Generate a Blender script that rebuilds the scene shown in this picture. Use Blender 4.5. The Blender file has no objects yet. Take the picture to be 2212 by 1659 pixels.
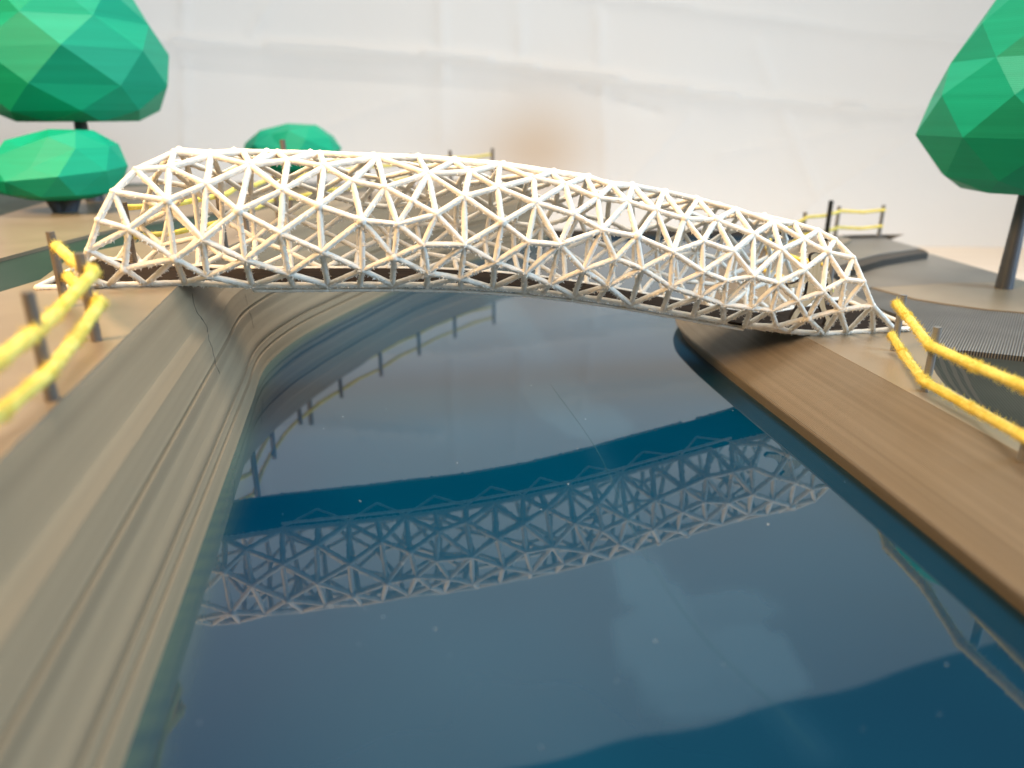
import bpy, bmesh, math, random
import numpy as np
from mathutils import Vector

# ------------------------------------------------------------------ camera, world, lights, exposure
S = 0.11                      # the camera hangs 11 cm above the resin water: one unit below = 11 cm
FPX, THETA = 1600.0, math.radians(20.15)
sc = bpy.context.scene
COL = sc.collection
cam_d = bpy.data.cameras.new("camera")
cam = bpy.data.objects.new("camera", cam_d)
COL.objects.link(cam)
sc.camera = cam
cam.location = (0, 0, S)
cam.rotation_euler = (math.radians(90) - THETA, 0, 0)
cam_d.sensor_fit = 'HORIZONTAL'
cam_d.sensor_width = 36.0
cam_d.lens = 36.0 * FPX / 2212.0
cam_d.clip_start = 0.005
cam_d.clip_end = 50
cam_d.dof.use_dof = True
cam_d.dof.focus_distance = 2.58 * S
cam_d.dof.aperture_fstop = 8.0
sc.render.resolution_x, sc.render.resolution_y = 1024, 768

w = bpy.data.worlds.new("World")
sc.world = w
w.use_nodes = True
bg = w.node_tree.nodes["Background"]
bg.inputs[0].default_value = (0.92, 0.82, 0.68, 1)
bg.inputs[1].default_value = 0.10


def area(name, loc, target, size, energy, col, spread=180):
    d = bpy.data.lights.new(name, 'AREA')
    d.shape = 'RECTANGLE'
    d.size, d.size_y = size
    d.energy = energy
    d.color = col
    d.spread = math.radians(spread)
    o = bpy.data.objects.new(name, d)
    COL.objects.link(o)
    o.location = loc
    o.rotation_euler = (Vector(target) - Vector(loc)).to_track_quat('-Z', 'Y').to_euler()
    return o


area("ceiling_lamp", (-0.05, 0.36, 1.35), (0.0, 0.32, 0.0), (0.6, 0.6), 6.4, (1.0, 0.93, 0.84), 100)
area("window_light", (1.05, 0.02, 0.45), (0.20, 0.30, 0.05), (0.6, 0.6), 3.8, (0.55, 0.78, 1.0), 80)
area("room_lamp", (-0.65, -0.15, 0.70), (-0.20, 0.28, 0.06), (0.35, 0.35), 2.5, (1.0, 0.64, 0.32), 60)
area("window_behind_sheet", (-0.10, 2.00, 0.55), (0.0, 0.90, 0.30), (2.4, 1.3), 24.0, (0.90, 0.95, 1.0), 180)

sc.view_settings.view_transform = 'Standard'
sc.view_settings.look = 'None'
sc.view_settings.exposure = 0.0
sc.view_settings.gamma = 1.0
sc.view_settings.use_curve_mapping = False

# ------------------------------------------------------------------ helpers
CT, ST = math.cos(THETA), math.sin(THETA)
rng = random.Random(7)


def ray(u, v):
    """direction of a photo pixel (2212 px wide scale), optical depth 1"""
    x = (u - 1106.0) / FPX
    y = (829.5 - v) / FPX
    return np.array([x, CT + y * ST, -ST + y * CT])


def px(u, v, z):
    """photo pixel on the level z"""
    d = ray(u, v)
    t = (z - 1.0) / d[2]
    return (d[0] * t, d[1] * t, z)


def pxy(u, v, y):
    """photo pixel at ground distance y"""
    d = ray(u, v)
    t = y / d[1]
    return (d[0] * t, y, 1.0 + d[2] * t)


def proj(p):
    d = np.asarray(p, float) - np.array([0, 0, 1.0])
    t = d[1] * CT - d[2] * ST
    return np.array([1106 + FPX * d[0] / t, 829.5 - FPX * (d[1] * ST + d[2] * CT) / t])


def empty(name, loc, label=None, cat=None, group=None):
    o = bpy.data.objects.new(name, None)
    COL.objects.link(o)
    o.location = Vector(loc) * S
    o.empty_display_size = 0.005
    tag(o, label, cat, group)
    return o


def tag(o, label=None, cat=None, group=None, kind=None):
    if label: o["label"] = label
    if cat: o["category"] = cat
    if group: o["group"] = group
    if kind: o["kind"] = kind
    return o


def obj(name, verts, faces, mat, parent=None, smooth=False, kind=None, uvs=None):
    me = bpy.data.meshes.new(name)
    off = Vector((0, 0, 0)) if parent is None else root_loc(parent)
    me.from_pydata([tuple(Vector(v) * S - off) for v in verts], [], faces)
    if uvs is not None:
        l = me.uv_layers.new(name="UVMap")
        for lp in me.loops:
            l.data[lp.index].uv = uvs[lp.vertex_index]
    if smooth:
        me.polygons.foreach_set("use_smooth", [True] * len(me.polygons))
    me.materials.append(mat)
    me.update()
    o = bpy.data.objects.new(name, me)
    COL.objects.link(o)
    if parent is not None:
        o.parent = parent
    if kind: o["kind"] = kind
    return o


def root_loc(p):
    l = Vector((0, 0, 0))
    while p is not None:
        l = l + p.location
        p = p.parent
    return l


def recalc(o):
    bm = bmesh.new()
    bm.from_mesh(o.data)
    bmesh.ops.recalc_face_normals(bm, faces=bm.faces[:])
    bm.to_mesh(o.data)
    bm.free()
    return o


# ------------------------------------------------------------------ materials
def node_mat(name, base, rough=0.5, spec=0.5, ior=1.45):
    m = bpy.data.materials.new(name)
    m.use_nodes = True
    nt = m.node_tree
    b = nt.nodes["Principled BSDF"]
    b.inputs["Base Color"].default_value = (*base, 1)
    b.inputs["Roughness"].default_value = rough
    b.inputs["IOR"].default_value = ior
    b.inputs["Specular IOR Level"].default_value = spec
    return m, nt, b


def mottled(nt, b, c1, c2, scale, coord='Object', detail=4, stretch=(1, 1, 1), lo=.3, hi=.7):
    tc = nt.nodes.new("ShaderNodeTexCoord")
    mp = nt.nodes.new("ShaderNodeMapping")
    mp.inputs["Scale"].default_value = stretch
    n = nt.nodes.new("ShaderNodeTexNoise")
    n.inputs["Scale"].default_value = scale
    n.inputs["Detail"].default_value = detail
    r = nt.nodes.new("ShaderNodeValToRGB")
    r.color_ramp.elements[0].position, r.color_ramp.elements[1].position = lo, hi
    r.color_ramp.elements[0].color, r.color_ramp.elements[1].color = (*c1, 1), (*c2, 1)
    nt.links.new(tc.outputs[coord], mp.inputs[0])
    nt.links.new(mp.outputs[0], n.inputs["Vector"])
    nt.links.new(n.outputs[0], r.inputs[0])
    nt.links.new(r.outputs[0], b.inputs["Base Color"])
    return r, n, tc


def lines_bump(nt, b, scale, strength, dist, axis='Y', coord='UV', rot=0.0, noise=0.6, extra=None):
    """fine parallel print lines as relief"""
    tc = nt.nodes.new("ShaderNodeTexCoord")
    mp = nt.nodes.new("ShaderNodeMapping")
    mp.inputs["Rotation"].default_value = (0, 0, rot)
    wv = nt.nodes.new("ShaderNodeTexWave")
    wv.wave_type = 'BANDS'
    wv.bands_direction = axis
    wv.inputs["Scale"].default_value = scale
    wv.inputs["Distortion"].default_value = noise
    wv.inputs["Detail"].default_value = 2
    bp = nt.nodes.new("ShaderNodeBump")
    bp.inputs["Strength"].default_value = strength
    bp.inputs["Distance"].default_value = dist
    nt.links.new(tc.outputs[coord], mp.inputs[0])
    nt.links.new(mp.outputs[0], wv.inputs["Vector"])
    nt.links.new(wv.outputs["Fac"], bp.inputs["Height"])
    nt.links.new(bp.outputs[0], b.inputs["Normal"])
    return wv, bp


M = {}
# grey-brown printed plastic of the banks; UV = metres along / across the bank
m, nt, b = node_mat("bank_plastic", (.2, .17, .13), .42)
mottled(nt, b, (.235, .178, .112), (.345, .262, .165), 9, 'UV', 3, (.012, 4, 1))
lines_bump(nt, b, 170, .4, .0003)
M['bank'] = m
m, nt, b = node_mat("bank_top_plastic", (.24, .2, .15), .36)
mottled(nt, b, (.225, .178, .12), (.285, .23, .16), 30, 'Object', 4)
lines_bump(nt, b, 420, .12, .0002, 'X', 'Object', .55)
M['top'] = m
m, nt, b = node_mat("slope_plastic", (.24, .2, .15), .45)
mottled(nt, b, (.21, .163, .108), (.29, .23, .158), 14, 'UV', 5, (.3, 5, 1))
lines_bump(nt, b, 95, .85, .0005)
M['slope'] = m
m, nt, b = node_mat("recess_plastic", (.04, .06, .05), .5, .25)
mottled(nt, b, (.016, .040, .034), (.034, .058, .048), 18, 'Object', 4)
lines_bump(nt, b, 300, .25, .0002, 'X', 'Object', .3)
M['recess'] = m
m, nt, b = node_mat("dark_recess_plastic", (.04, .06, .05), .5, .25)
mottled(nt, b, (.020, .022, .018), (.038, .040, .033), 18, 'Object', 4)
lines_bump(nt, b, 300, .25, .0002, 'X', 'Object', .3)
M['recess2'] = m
m, nt, b = node_mat("ribbed_plastic", (.1, .1, .09), .4)
r, n, tc = mottled(nt, b, (.17, .165, .15), (.34, .33, .30), 25, 'Object', 4)
wv, bp = lines_bump(nt, b, 290, 1.0, .0006, 'X', 'Object', .62, .15)
mx = nt.nodes.new("ShaderNodeMixRGB")
mx.blend_type = 'MIX'
mx.inputs[1].default_value = (.022, .021, .019, 1)
nt.links.new(wv.outputs["Fac"], mx.inputs[0])
nt.links.new(r.outputs[0], mx.inputs[2])
nt.links.new(mx.outputs[0], b.inputs["Base Color"])
M['ribbed'] = m
m, nt, b = node_mat("grey_plate_plastic", (.2, .18, .15), .35)
mottled(nt, b, (.175, .16, .137), (.235, .215, .185), 22, 'Object', 4)
lines_bump(nt, b, 380, .35, .0003, 'X', 'Object', .62)
M['plate'] = m
m, nt, b = node_mat("dark_edge_plastic", (.05, .042, .034), .5)
M['dark'] = m
# printed bridge: chalky white nylon powder
m, nt, b = node_mat("white_powder_print", (.85, .82, .76), .85, .25)
r, n, tc = mottled(nt, b, (.76, .71, .62), (.88, .845, .77), 260, 'Object', 3)
n2 = nt.nodes.new("ShaderNodeTexNoise")
n2.inputs["Scale"].default_value = 1800
n2.inputs["Detail"].default_value = 3
bp = nt.nodes.new("ShaderNodeBump")
bp.inputs["Strength"].default_value = .45
bp.inputs["Distance"].default_value = .0004
nt.links.new(tc.outputs["Object"], n2.inputs["Vector"])
nt.links.new(n2.outputs[0], bp.inputs["Height"])
nt.links.new(bp.outputs[0], b.inputs["Normal"])
M['white'] = m
m, nt, b = node_mat("dark_brown_deck", (.035, .024, .018), .85, .15)
mottled(nt, b, (.010, .007, .005), (.034, .022, .015), 60, 'Object', 6, (1, 8, 1))
M['deck'] = m
# green faceted crowns
def green(name, c1, c2):
    m, nt, b = node_mat(name, c1, .5, .35)
    mottled(nt, b, c1, c2, 40, 'Object', 3, (.25, .25, 9), .2, .8)
    lines_bump(nt, b, 330, .22, .0003, 'Z', 'Object', 0, 1.2)
    return m
M['green'] = green("green_print", (.0, .33, .185), (.002, .40, .225))
m, nt, b = node_mat("slate_grey_print", (.075, .085, .105), .4)
lines_bump(nt, b, 300, .3, .0003, 'Z', 'Object', 0, .3)
M['slate'] = m
m, nt, b = node_mat("post_print", (.15, .122, .095), .5)
lines_bump(nt, b, 400, .4, .0003, 'Z', 'Object', 0, .3)
M['post'] = m
m, nt, b = node_mat("grey_post_print", (.20, .195, .19), .4)
lines_bump(nt, b, 400, .4, .0003, 'Z', 'Object', 0, .3)
M['post_grey'] = m
m, nt, b = node_mat("black_post_print", (.012, .014, .014), .4)
M['black'] = m
m, nt, b = node_mat("yellow_yarn", (.85, .6, .07), .9, .2)
mottled(nt, b, (.74, .56, .07), (.92, .77, .20), 420, 'Object', 3)
b.inputs["Sheen Weight"].default_value = .5
b.inputs["Sheen Tint"].default_value = (1, .85, .4, 1)
M['yarn'] = m
m, nt, b = node_mat("birch_plywood", (.6, .46, .28), .7)
mottled(nt, b, (.50, .36, .20), (.70, .56, .37), 90, 'Object', 5, (8, 8, 1))
M['ply'] = m
m, nt, b = node_mat("burnt_edge", (.02, .012, .008), .8)
M['burnt'] = m
m, nt, b = node_mat("table_wood", (.7, .55, .4), .55)
mottled(nt, b, (.80, .66, .52), (.88, .77, .64), 4, 'Object', 6, (1, 7, 1))
M['table'] = m

# blue resin water: gloss over a deep blue body, a paler repaired band along the seam
m, nt, b = node_mat("blue_resin", (.0, .05, .1), .03, .5, 1.82)
tc = nt.nodes.new("ShaderNodeTexCoord")
att = nt.nodes.new("ShaderNodeAttribute")
att.attribute_name = "tone"
sep = nt.nodes.new("ShaderNodeSeparateColor")
nt.links.new(att.outputs["Color"], sep.inputs[0])
nz = nt.nodes.new("ShaderNodeTexNoise")
nz.inputs["Scale"].default_value = 14
nz.inputs["Detail"].default_value = 2
nt.links.new(tc.outputs["Object"], nz.inputs["Vector"])
deep = nt.nodes.new("ShaderNodeMixRGB")
deep.inputs[1].default_value = (.0, .024, .056, 1)
deep.inputs[2].default_value = (.0, .045, .092, 1)
nt.links.new(nz.outputs[0], deep.inputs[0])
pale = nt.nodes.new("ShaderNodeMixRGB")
pale.inputs[2].default_value = (.03, .10, .165, 1)
nt.links.new(sep.outputs[0], pale.inputs[0])
nt.links.new(deep.outputs[0], pale.inputs[1])
edge = nt.nodes.new("ShaderNodeMixRGB")
edge.inputs[2].default_value = (.06, .105, .085, 1)
nt.links.new(sep.outputs[1], edge.inputs[0])
nt.links.new(pale.outputs[0], edge.inputs[1])
nt.links.new(edge.outputs[0], b.inputs["Base Color"])
nb = nt.nodes.new("ShaderNodeTexNoise")
nb.inputs["Scale"].default_value = 22
nb.inputs["Detail"].default_value = 1
bp = nt.nodes.new("ShaderNodeBump")
bp.inputs["Strength"].default_value = .12
bp.inputs["Distance"].default_value = .0006
nt.links.new(tc.outputs["Object"], nb.inputs["Vector"])
nt.links.new(nb.outputs[0], bp.inputs["Height"])
nt.links.new(bp.outputs[0], b.inputs["Normal"])
M['water'] = m
m, nt, b = node_mat("dust", (.6, .62, .62), .8)
M['dust'] = m
m, nt, b = node_mat("resin_seam_line", (.01, .06, .10), .10, .5, 1.8)
M['seam'] = m
m, nt, b = node_mat("crack_shadow", (.05, .042, .034), .8)
M['crack'] = m

# creased white sheet; shade of things behind it painted in as tan patches
m, nt, b = node_mat("white_sheet", (.8, .79, .77), .8, .2)
tc = nt.nodes.new("ShaderNodeTexCoord")
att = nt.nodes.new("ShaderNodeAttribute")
att.attribute_name = "shade_tint"
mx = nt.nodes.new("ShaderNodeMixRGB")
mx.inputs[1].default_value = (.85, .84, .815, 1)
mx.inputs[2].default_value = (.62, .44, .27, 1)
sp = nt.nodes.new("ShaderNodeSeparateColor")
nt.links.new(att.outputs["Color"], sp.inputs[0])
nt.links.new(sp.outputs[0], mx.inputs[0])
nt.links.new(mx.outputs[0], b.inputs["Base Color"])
nb = nt.nodes.new("ShaderNodeTexNoise")
nb.inputs["Scale"].default_value = 9
nb.inputs["Detail"].default_value = 5
bp = nt.nodes.new("ShaderNodeBump")
bp.inputs["Strength"].default_value = .25
bp.inputs["Distance"].default_value = .01
nt.links.new(tc.outputs["Object"], nb.inputs["Vector"])
nt.links.new(nb.outputs[0], bp.inputs["Height"])
nt.links.new(bp.outputs[0], b.inputs["Normal"])
tr = nt.nodes.new("ShaderNodeBsdfTranslucent")
ms = nt.nodes.new("ShaderNodeMixShader")
ms.inputs[0].default_value = .55
nt.links.new(mx.outputs[0], tr.inputs["Color"])
nt.links.new(bp.outputs[0], tr.inputs["Normal"])
nt.links.new(b.outputs[0], ms.inputs[1])
nt.links.new(tr.outputs[0], ms.inputs[2])
nt.links.new(ms.outputs[0], nt.nodes["Material Output"].inputs[0])
M['sheet'] = m


# ------------------------------------------------------------------ setting: table, sheet, water
ZT = -0.33
tb = obj("table_top", [(-11, -3, ZT), (11, -3, ZT), (11, 9.5, ZT), (-11, 9.5, ZT)], [(0, 1, 2, 3)], M['table'], kind="structure")


def seg_d(px_, pz, a, b_):
    ax, az = a
    bx, bz = b_
    L2 = (bx - ax) ** 2 + (bz - az) ** 2
    t = max(0, min(1, ((px_ - ax) * (bx - ax) + (pz - az) * (bz - az)) / L2))
    qx, qz = ax + t * (bx - ax), az + t * (bz - az)
    L = math.sqrt(L2)
    sd = ((px_ - ax) * (bz - az) - (pz - az) * (bx - ax)) / L
    return math.hypot(px_ - qx, pz - qz), sd


SY = 8.0
def shp(u, v):
    p = pxy(u, v, SY)
    return (p[0], p[2])
# creases in the photograph's sheet: (from, to, depth, half-width)
creases = [(shp(280, 78), shp(1000, 118), .060, .075), (shp(1000, 118), shp(1560, 200), .065, .075), (shp(1560, 200), shp(2060, 248), .055, .075),
           (shp(395, -400), shp(405, 420), .032, .06), (shp(520, 95), shp(760, -260), .022, .05),
           (shp(950, -300), shp(962, 300), .022, .09), (shp(1290, -100), shp(1312, 380), .022, .08), (shp(1120, -200), shp(1128, 130), .02, .07),
           (shp(300, 138), shp(1100, 192), -.022, .06), (shp(1250, -20), shp(2100, 92), .03, .09), (shp(1250, 190), shp(1420, 240), -.022, .05),
           (shp(1640, 100), shp(1770, 420), .018, .09), (shp(60, -80), shp(900, -150), .05, .1), (shp(1560, 330), shp(2000, 250), .016, .08),
           (shp(1700, 470), shp(1960, 300), .014, .07), (shp(600, 300), shp(880, 210), .014, .08), (shp(1330, 420), shp(1480, 250), .014, .07)]
nx, nzr = 420, 200
V, F, shade_tint = [], [], []
X0, X1 = -9.5, 9.5
for i in range(nx + 1):
    x = X0 + (X1 - X0) * i / nx
    top = min(9.6, 7.75 - .387 * (x - 1.14) - (.06 * max(0, x - 4.6) ** 2) + .05 * math.sin(x * 3.1))
    for j in range(nzr + 1):
        z = ZT + .004 + (top - ZT) * (j / nzr) ** 1.6
        d = 0
        if z < 5:
            dp = dn = 0
            for a, b_, dep, wd in creases:
                dist, sd = seg_d(x, z, a, b_)
                if dist < wd * 5:
                    e_ = 1.6 * dep * math.exp(-(dist / (wd * .7)) ** 1.1) * (1 if sd > 0 else .45)
                    dp, dn = max(dp, e_), min(dn, e_)
            d = dp + dn
        d += .05 * math.sin(x * 1.1 + .6 * z) * math.sin(z * .9 + 1) + .02 * math.sin(2.3 * x - 1.7 * z)
        y = SY + .02 * z * z * .25 - d - (.0 if z > .4 else .35 * (.4 - max(z, ZT)) ** 2) - .035 * max(0, x - 2.5)
        V.append((x, y, z))
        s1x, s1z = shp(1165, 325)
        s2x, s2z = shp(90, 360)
        st = .48 * math.exp(-(((x - s1x) / .50) ** 2 + ((z - s1z) / .55) ** 2))  # tan show-through of things behind the sheet, painted as vertex colour
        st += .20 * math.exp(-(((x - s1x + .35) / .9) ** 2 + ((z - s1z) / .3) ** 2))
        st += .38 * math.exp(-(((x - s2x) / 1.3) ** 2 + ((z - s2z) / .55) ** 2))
        shade_tint.append(min(1, st))
for i in range(nx):
    for j in range(nzr):
        a = i * (nzr + 1) + j
        F.append((a, a + nzr + 1, a + nzr + 2, a + 1))
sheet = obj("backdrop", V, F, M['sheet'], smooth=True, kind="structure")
ca = sheet.data.color_attributes.new("shade_tint", 'FLOAT_COLOR', 'POINT')
ca.data.foreach_set("color", [c for s_ in shade_tint for c in (s_, s_, s_, 1)])

# edges of the river (water level), from the photograph
left_water = [px(u, v, 0)[:2] for u, v in [(255, 1659), (300, 1560), (385, 1330), (478, 1070), (512, 955), (540, 870), (575, 792), (640, 735), (720, 690), (830, 636)]]
lw = np.array(left_water)
kf = np.polyfit(lw[:7, 1], lw[:7, 0], 2)
lw[:6, 0] = np.polyval(kf, lw[:6, 1])
d0 = (lw[1] - lw[0]) / np.linalg.norm(lw[1] - lw[0])
left_path = [tuple(lw[1] - d0 * .9)] + [tuple(p) for p in lw[1:]] + [(-.55, 4.83), (-.22, 5.45), (.12, 6.0), (.32, 6.42)]
lip_px = [(2165, 1245), (1967, 1090), (1768, 938), (1570, 790), (1492, 728), (1460, 690), (1468, 655), (1515, 607), (1590, 556)]
rp = [px(u, v, .07)[:2] for u, v in lip_px]
rv = np.array(rp)
d0 = (rv[0] - rv[1]) / np.linalg.norm(rv[0] - rv[1])
right_path = [tuple(rv[0] + d0 * .9)] + rp + [(1.98, 5.42), (2.35, 5.52), (2.75, 5.56)]


def catmull(pts, n=8):
    P = [np.array(p, float) for p in pts]
    P = [2 * P[0] - P[1]] + P + [2 * P[-1] - P[-2]]
    out = []
    for i in range(1, len(P) - 2):
        for k in range(n):
            t = k / n
            out.append(.5 * ((2 * P[i]) + (-P[i - 1] + P[i + 1]) * t + (2 * P[i - 1] - 5 * P[i] + 4 * P[i + 1] - P[i + 2]) * t * t + (-P[i - 1] + 3 * P[i] - 3 * P[i + 1] + P[i + 2]) * t ** 3))
    out.append(P[-2])
    return out


LP = catmull(left_path)
RP = catmull(right_path)


def dist_path(x, y, path):
    q = np.array([x, y])
    return min(np.linalg.norm(q - p) for p in path)


# water sheet with a tone attribute: R = pale band along the seam, G = shallow rim by the left bank
seam = [px(u, v, 0)[:2] for u, v in [(1075, 640), (1170, 800), (1285, 965), (1390, 1190), (1520, 1375), (1650, 1500), (1760, 1620)]]
sm = catmull(seam, 12)
V, F, tone = [], [], []
nx, ny = 150, 260
WX0, WX1, WY0, WY1 = -1.75, 2.6, .05, 6.42
LPa, SMa = np.array(LP), np.array(sm)
SD = (SMa[-1] - SMa[0]) / np.linalg.norm(SMa[-1] - SMa[0])
SN = np.array([SD[1], -SD[0]])
# (centre, half-length along the seam, half-width across, strength)
blob = [(px(1110, 690, 0), .75, .085, .5), (px(1205, 850, 0), .34, .12, .6), (px(1275, 905, 0), .16, .13, .5), (px(1410, 1290, 0), .17, .065, .55), (px(1440, 1400, 0), .13, .10, .5),
        (px(1580, 1310, 0), .06, .10, .35), (px(1640, 1420, 0), .10, .075, .55), (px(1500, 1480, 0), .08, .10, .4)]
for i in range(nx + 1):
    for j in range(ny + 1):
        x = WX0 + (WX1 - WX0) * i / nx
        y = WY0 + (WY1 - WY0) * (j / ny) ** 1.5
        V.append((x, y, 0))
        p = np.array([x, y])
        ds = np.sqrt(((SMa - p) ** 2).sum(1)).min()
        r_ = .25 * math.exp(-(ds / .035) ** 2)
        for (c, sx, sy, k) in blob:
            wob = .10 * math.sin(13 * x + 9 * y) + .06 * math.sin(31 * y - 7 * x)
            dd = p - np.array(c[:2])
            q = abs((dd @ SD) / sx) ** 3 + abs((dd @ SN) / sy) ** 3 + wob
            r_ = max(r_, k / (1 + math.exp(min(60, (q - 1) * 9))))
        dl = np.sqrt(((LPa - p) ** 2).sum(1)).min()
        g_ = .85 * math.exp(-(dl / .05) ** 2)
        tone.append((min(1, r_ * .5), g_, 0, 1))
for i in range(nx):
    for j in range(ny):
        a = i * (ny + 1) + j
        F.append((a, a + ny + 1, a + ny + 2, a + 1))
water = obj("river_water", V, F, M['water'], kind="structure")
ca = water.data.color_attributes.new("tone", 'FLOAT_COLOR', 'POINT')
ca.data.foreach_set("color", [c for t_ in tone for c in t_])


# ------------------------------------------------------------------ banks
def widen(y):
    f = min(1, max(0, (y - 3.0) / 1.3))
    return 1 + .35 * f * f * (3 - 2 * f)


def sweep(name, path, side, prof, mat, parent=None, wid=None):
    """prof = list of (offset away from the water, z); side=+1 right of the path direction"""
    V, F, UV = [], [], []
    P = [np.array(p) for p in path]
    run = 0
    n = len(prof)
    for i, p in enumerate(P):
        a, b_ = P[max(0, i - 1)], P[min(len(P) - 1, i + 1)]
        t = (b_ - a) / np.linalg.norm(b_ - a)
        nrm = np.array([t[1], -t[0]]) * side
        if i: run += np.linalg.norm(P[i] - P[i - 1])
        acc = 0
        for k, (o_, z) in enumerate(prof):
            q = p + nrm * o_ * (wid(p[1]) if wid else 1)
            V.append((q[0], q[1], z))
            if k: acc += math.hypot(o_ - prof[k - 1][0], z - prof[k - 1][1])
            UV.append((run * S, acc * S * 6))
    for i in range(len(P) - 1):
        for k in range(n - 1):
            a = i * n + k
            F.append((a, a + n, a + n + 1, a + 1))
    return recalc(obj(name, V, F, mat, parent, kind=None if parent else "structure", uvs=UV))


def prism(name, poly, z, zb, mat, parent=None, top_mat=None):
    n = len(poly)
    V = [(x, y, z) for x, y in poly] + [(x, y, zb) for x, y in poly]
    F = [tuple(range(n))] + [(i, (i + 1) % n, n + (i + 1) % n, n + i) for i in range(n)]
    o = obj(name, V, F, mat, parent, kind=None if parent else "structure")
    return recalc(o)


dv, df = [], []
for _ in range(45):
    a, b_ = rng.uniform(.4, 1.0), rng.uniform(0, 1)
    x, y, r_ = rng.uniform(-.7, 1.0), .95 + 4.2 * b_ ** 1.6, rng.uniform(.0010, .0026)
    o_ = len(dv)
    for k in range(5):
        t_ = 2 * math.pi * k / 5 + rng.uniform(-.4, .4)
        dv.append((x + r_ * math.cos(t_), y + r_ * a * math.sin(t_), .0005))
    dv.append((x, y, .0005 + r_ * .6))
    df += [(o_ + k, o_ + (k + 1) % 5, o_ + 5) for k in range(5)]
obj("dust_specks", dv, df, M['dust'], water, kind="stuff")
ZL, ZR = .472, .19


def strip(name, pts, wd, mat, parent, up=(0, 0, 1.0)):
    """thin raised line through 3-D points"""
    V, F = [], []
    P = [np.array(p, float) for p in pts]
    for i, p in enumerate(P):
        t = P[min(i + 1, len(P) - 1)] - P[max(i - 1, 0)]
        t /= np.linalg.norm(t)
        sd = np.cross(t, np.array(up))
        sd /= np.linalg.norm(sd)
        w_ = wd * rng.uniform(.6, 1.3)
        V += [tuple(p - sd * w_), tuple(p + sd * w_)]
    for i in range(len(P) - 1):
        F.append((2 * i, 2 * i + 1, 2 * i + 3, 2 * i + 2))
    return obj(name, V, F, mat, parent)


strip("resin_seam", [(p[0], p[1], .0006) for p in sm[14:]], .0013, M['seam'], water)
# left embankment: steep layered wall with grooves and ledges
keys = [(0, -.12), (.0, .0), (.006, .022), (.011, .050), (.0205, .054), (.0150, .062), (.0190, .086), (.0270, .089), (.0225, .097), (.0245, .108), (.036, .135), (.052, .190), (.058, .228), (.0720, .233),
        (.0615, .242), (.066, .262), (.080, .315), (.098, .330), (.112, .345), (.150, .455), (.156, .468), (.162, ZL), (.30, ZL)]
prof = []
for k, (a, b_) in enumerate(zip(keys[:-1], keys[1:])):
    for q in range(3):
        f = q / 3
        prof.append((a[0] + (b_[0] - a[0]) * f + (.0012 * math.sin(37 * (k + f)) if 1 < k < 18 else 0), a[1] + (b_[1] - a[1]) * f))
prof.append(keys[-1])
left_bank = sweep("left_embankment", LP, -1, prof, M['bank'], wid=widen)
from mathutils.bvhtree import BVHTree
bvh = BVHTree.FromPolygons([v.co.copy() for v in left_bank.data.vertices], [tuple(p.vertices) for p in left_bank.data.polygons])


def on_wall(u, v):
    d = Vector(ray(u, v)).normalized()
    hit, nrm, _, _ = bvh.ray_cast(Vector((0, 0, S)), d)
    return None if hit is None else np.array(hit - d * .00012) / S


for line, wd in (([(416, 634), (418, 655), (424, 672), (447, 705), (452, 735), (458, 752), (463, 775), (468, 793), (477, 811)], .0012), ([(530, 636), (536, 665), (544, 690), (549, 714)], .0009)):
    pts = []
    for (u0, v0), (u1, v1) in zip(line[:-1], line[1:]):
        for k in range(5):
            q = on_wall(u0 + (u1 - u0) * k / 5 + rng.uniform(-.9, .9), v0 + (v1 - v0) * k / 5)
            if q is not None: pts.append(q)
    if len(pts) > 3: strip("crack", pts, wd, M['crack'], left_bank, (.8, -.6, .2))
# right embankment: upright lip, shallow layered slope
prof = [(.055, -.12), (.034, 0), (0, .058), (.002, .066), (.012, .071)]
for k in range(1, 25):
    f = k / 24
    prof.append((.012 + .266 * f, .071 + (ZR - .071) * (f ** .92)))
prof.append((.285, ZR))
right_bank = sweep("right_embankment", RP, 1, prof, M['slope'])


def off_path(path, side, o_, a=0, b_=None, wid=None):
    P = [np.array(p) for p in path]
    out = []
    for i in range(len(P)):
        c, d = P[max(0, i - 1)], P[min(len(P) - 1, i + 1)]
        t = (d - c) / np.linalg.norm(d - c)
        nrm = np.array([t[1], -t[0]]) * side
        out.append(tuple(P[i] + nrm * o_ * (wid(P[i][1]) if wid else 1)))
    return out[a:b_]


def pp(lst, z):
    return [px(u, v, z)[:2] for u, v in lst]


# left dyke top: from the wall edge to a rounded outer rim behind the fence
Lin = off_path(LP, -1, .157, wid=widen)
outer = [(-1.10, .05), (-1.22, .8), (-1.27, 1.3), (-1.33, 1.62), (-1.47, 1.86), (-1.56, 2.05), (-1.60, 2.25), (-1.58, 2.45), (-1.72, 2.9), (-1.62, 3.2), (-1.52, 3.6), (-1.50, 4.0), (-1.42, 4.5), (-1.22, 5.0), (-.9, 5.6), (-.5, 6.42)]
poly = Lin[:-1] + [(.2, 6.42)] + outer[::-1]
left_top = prism("left_dyke_top", poly, ZL + .0015, ZL - .05, M['top'])
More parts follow.
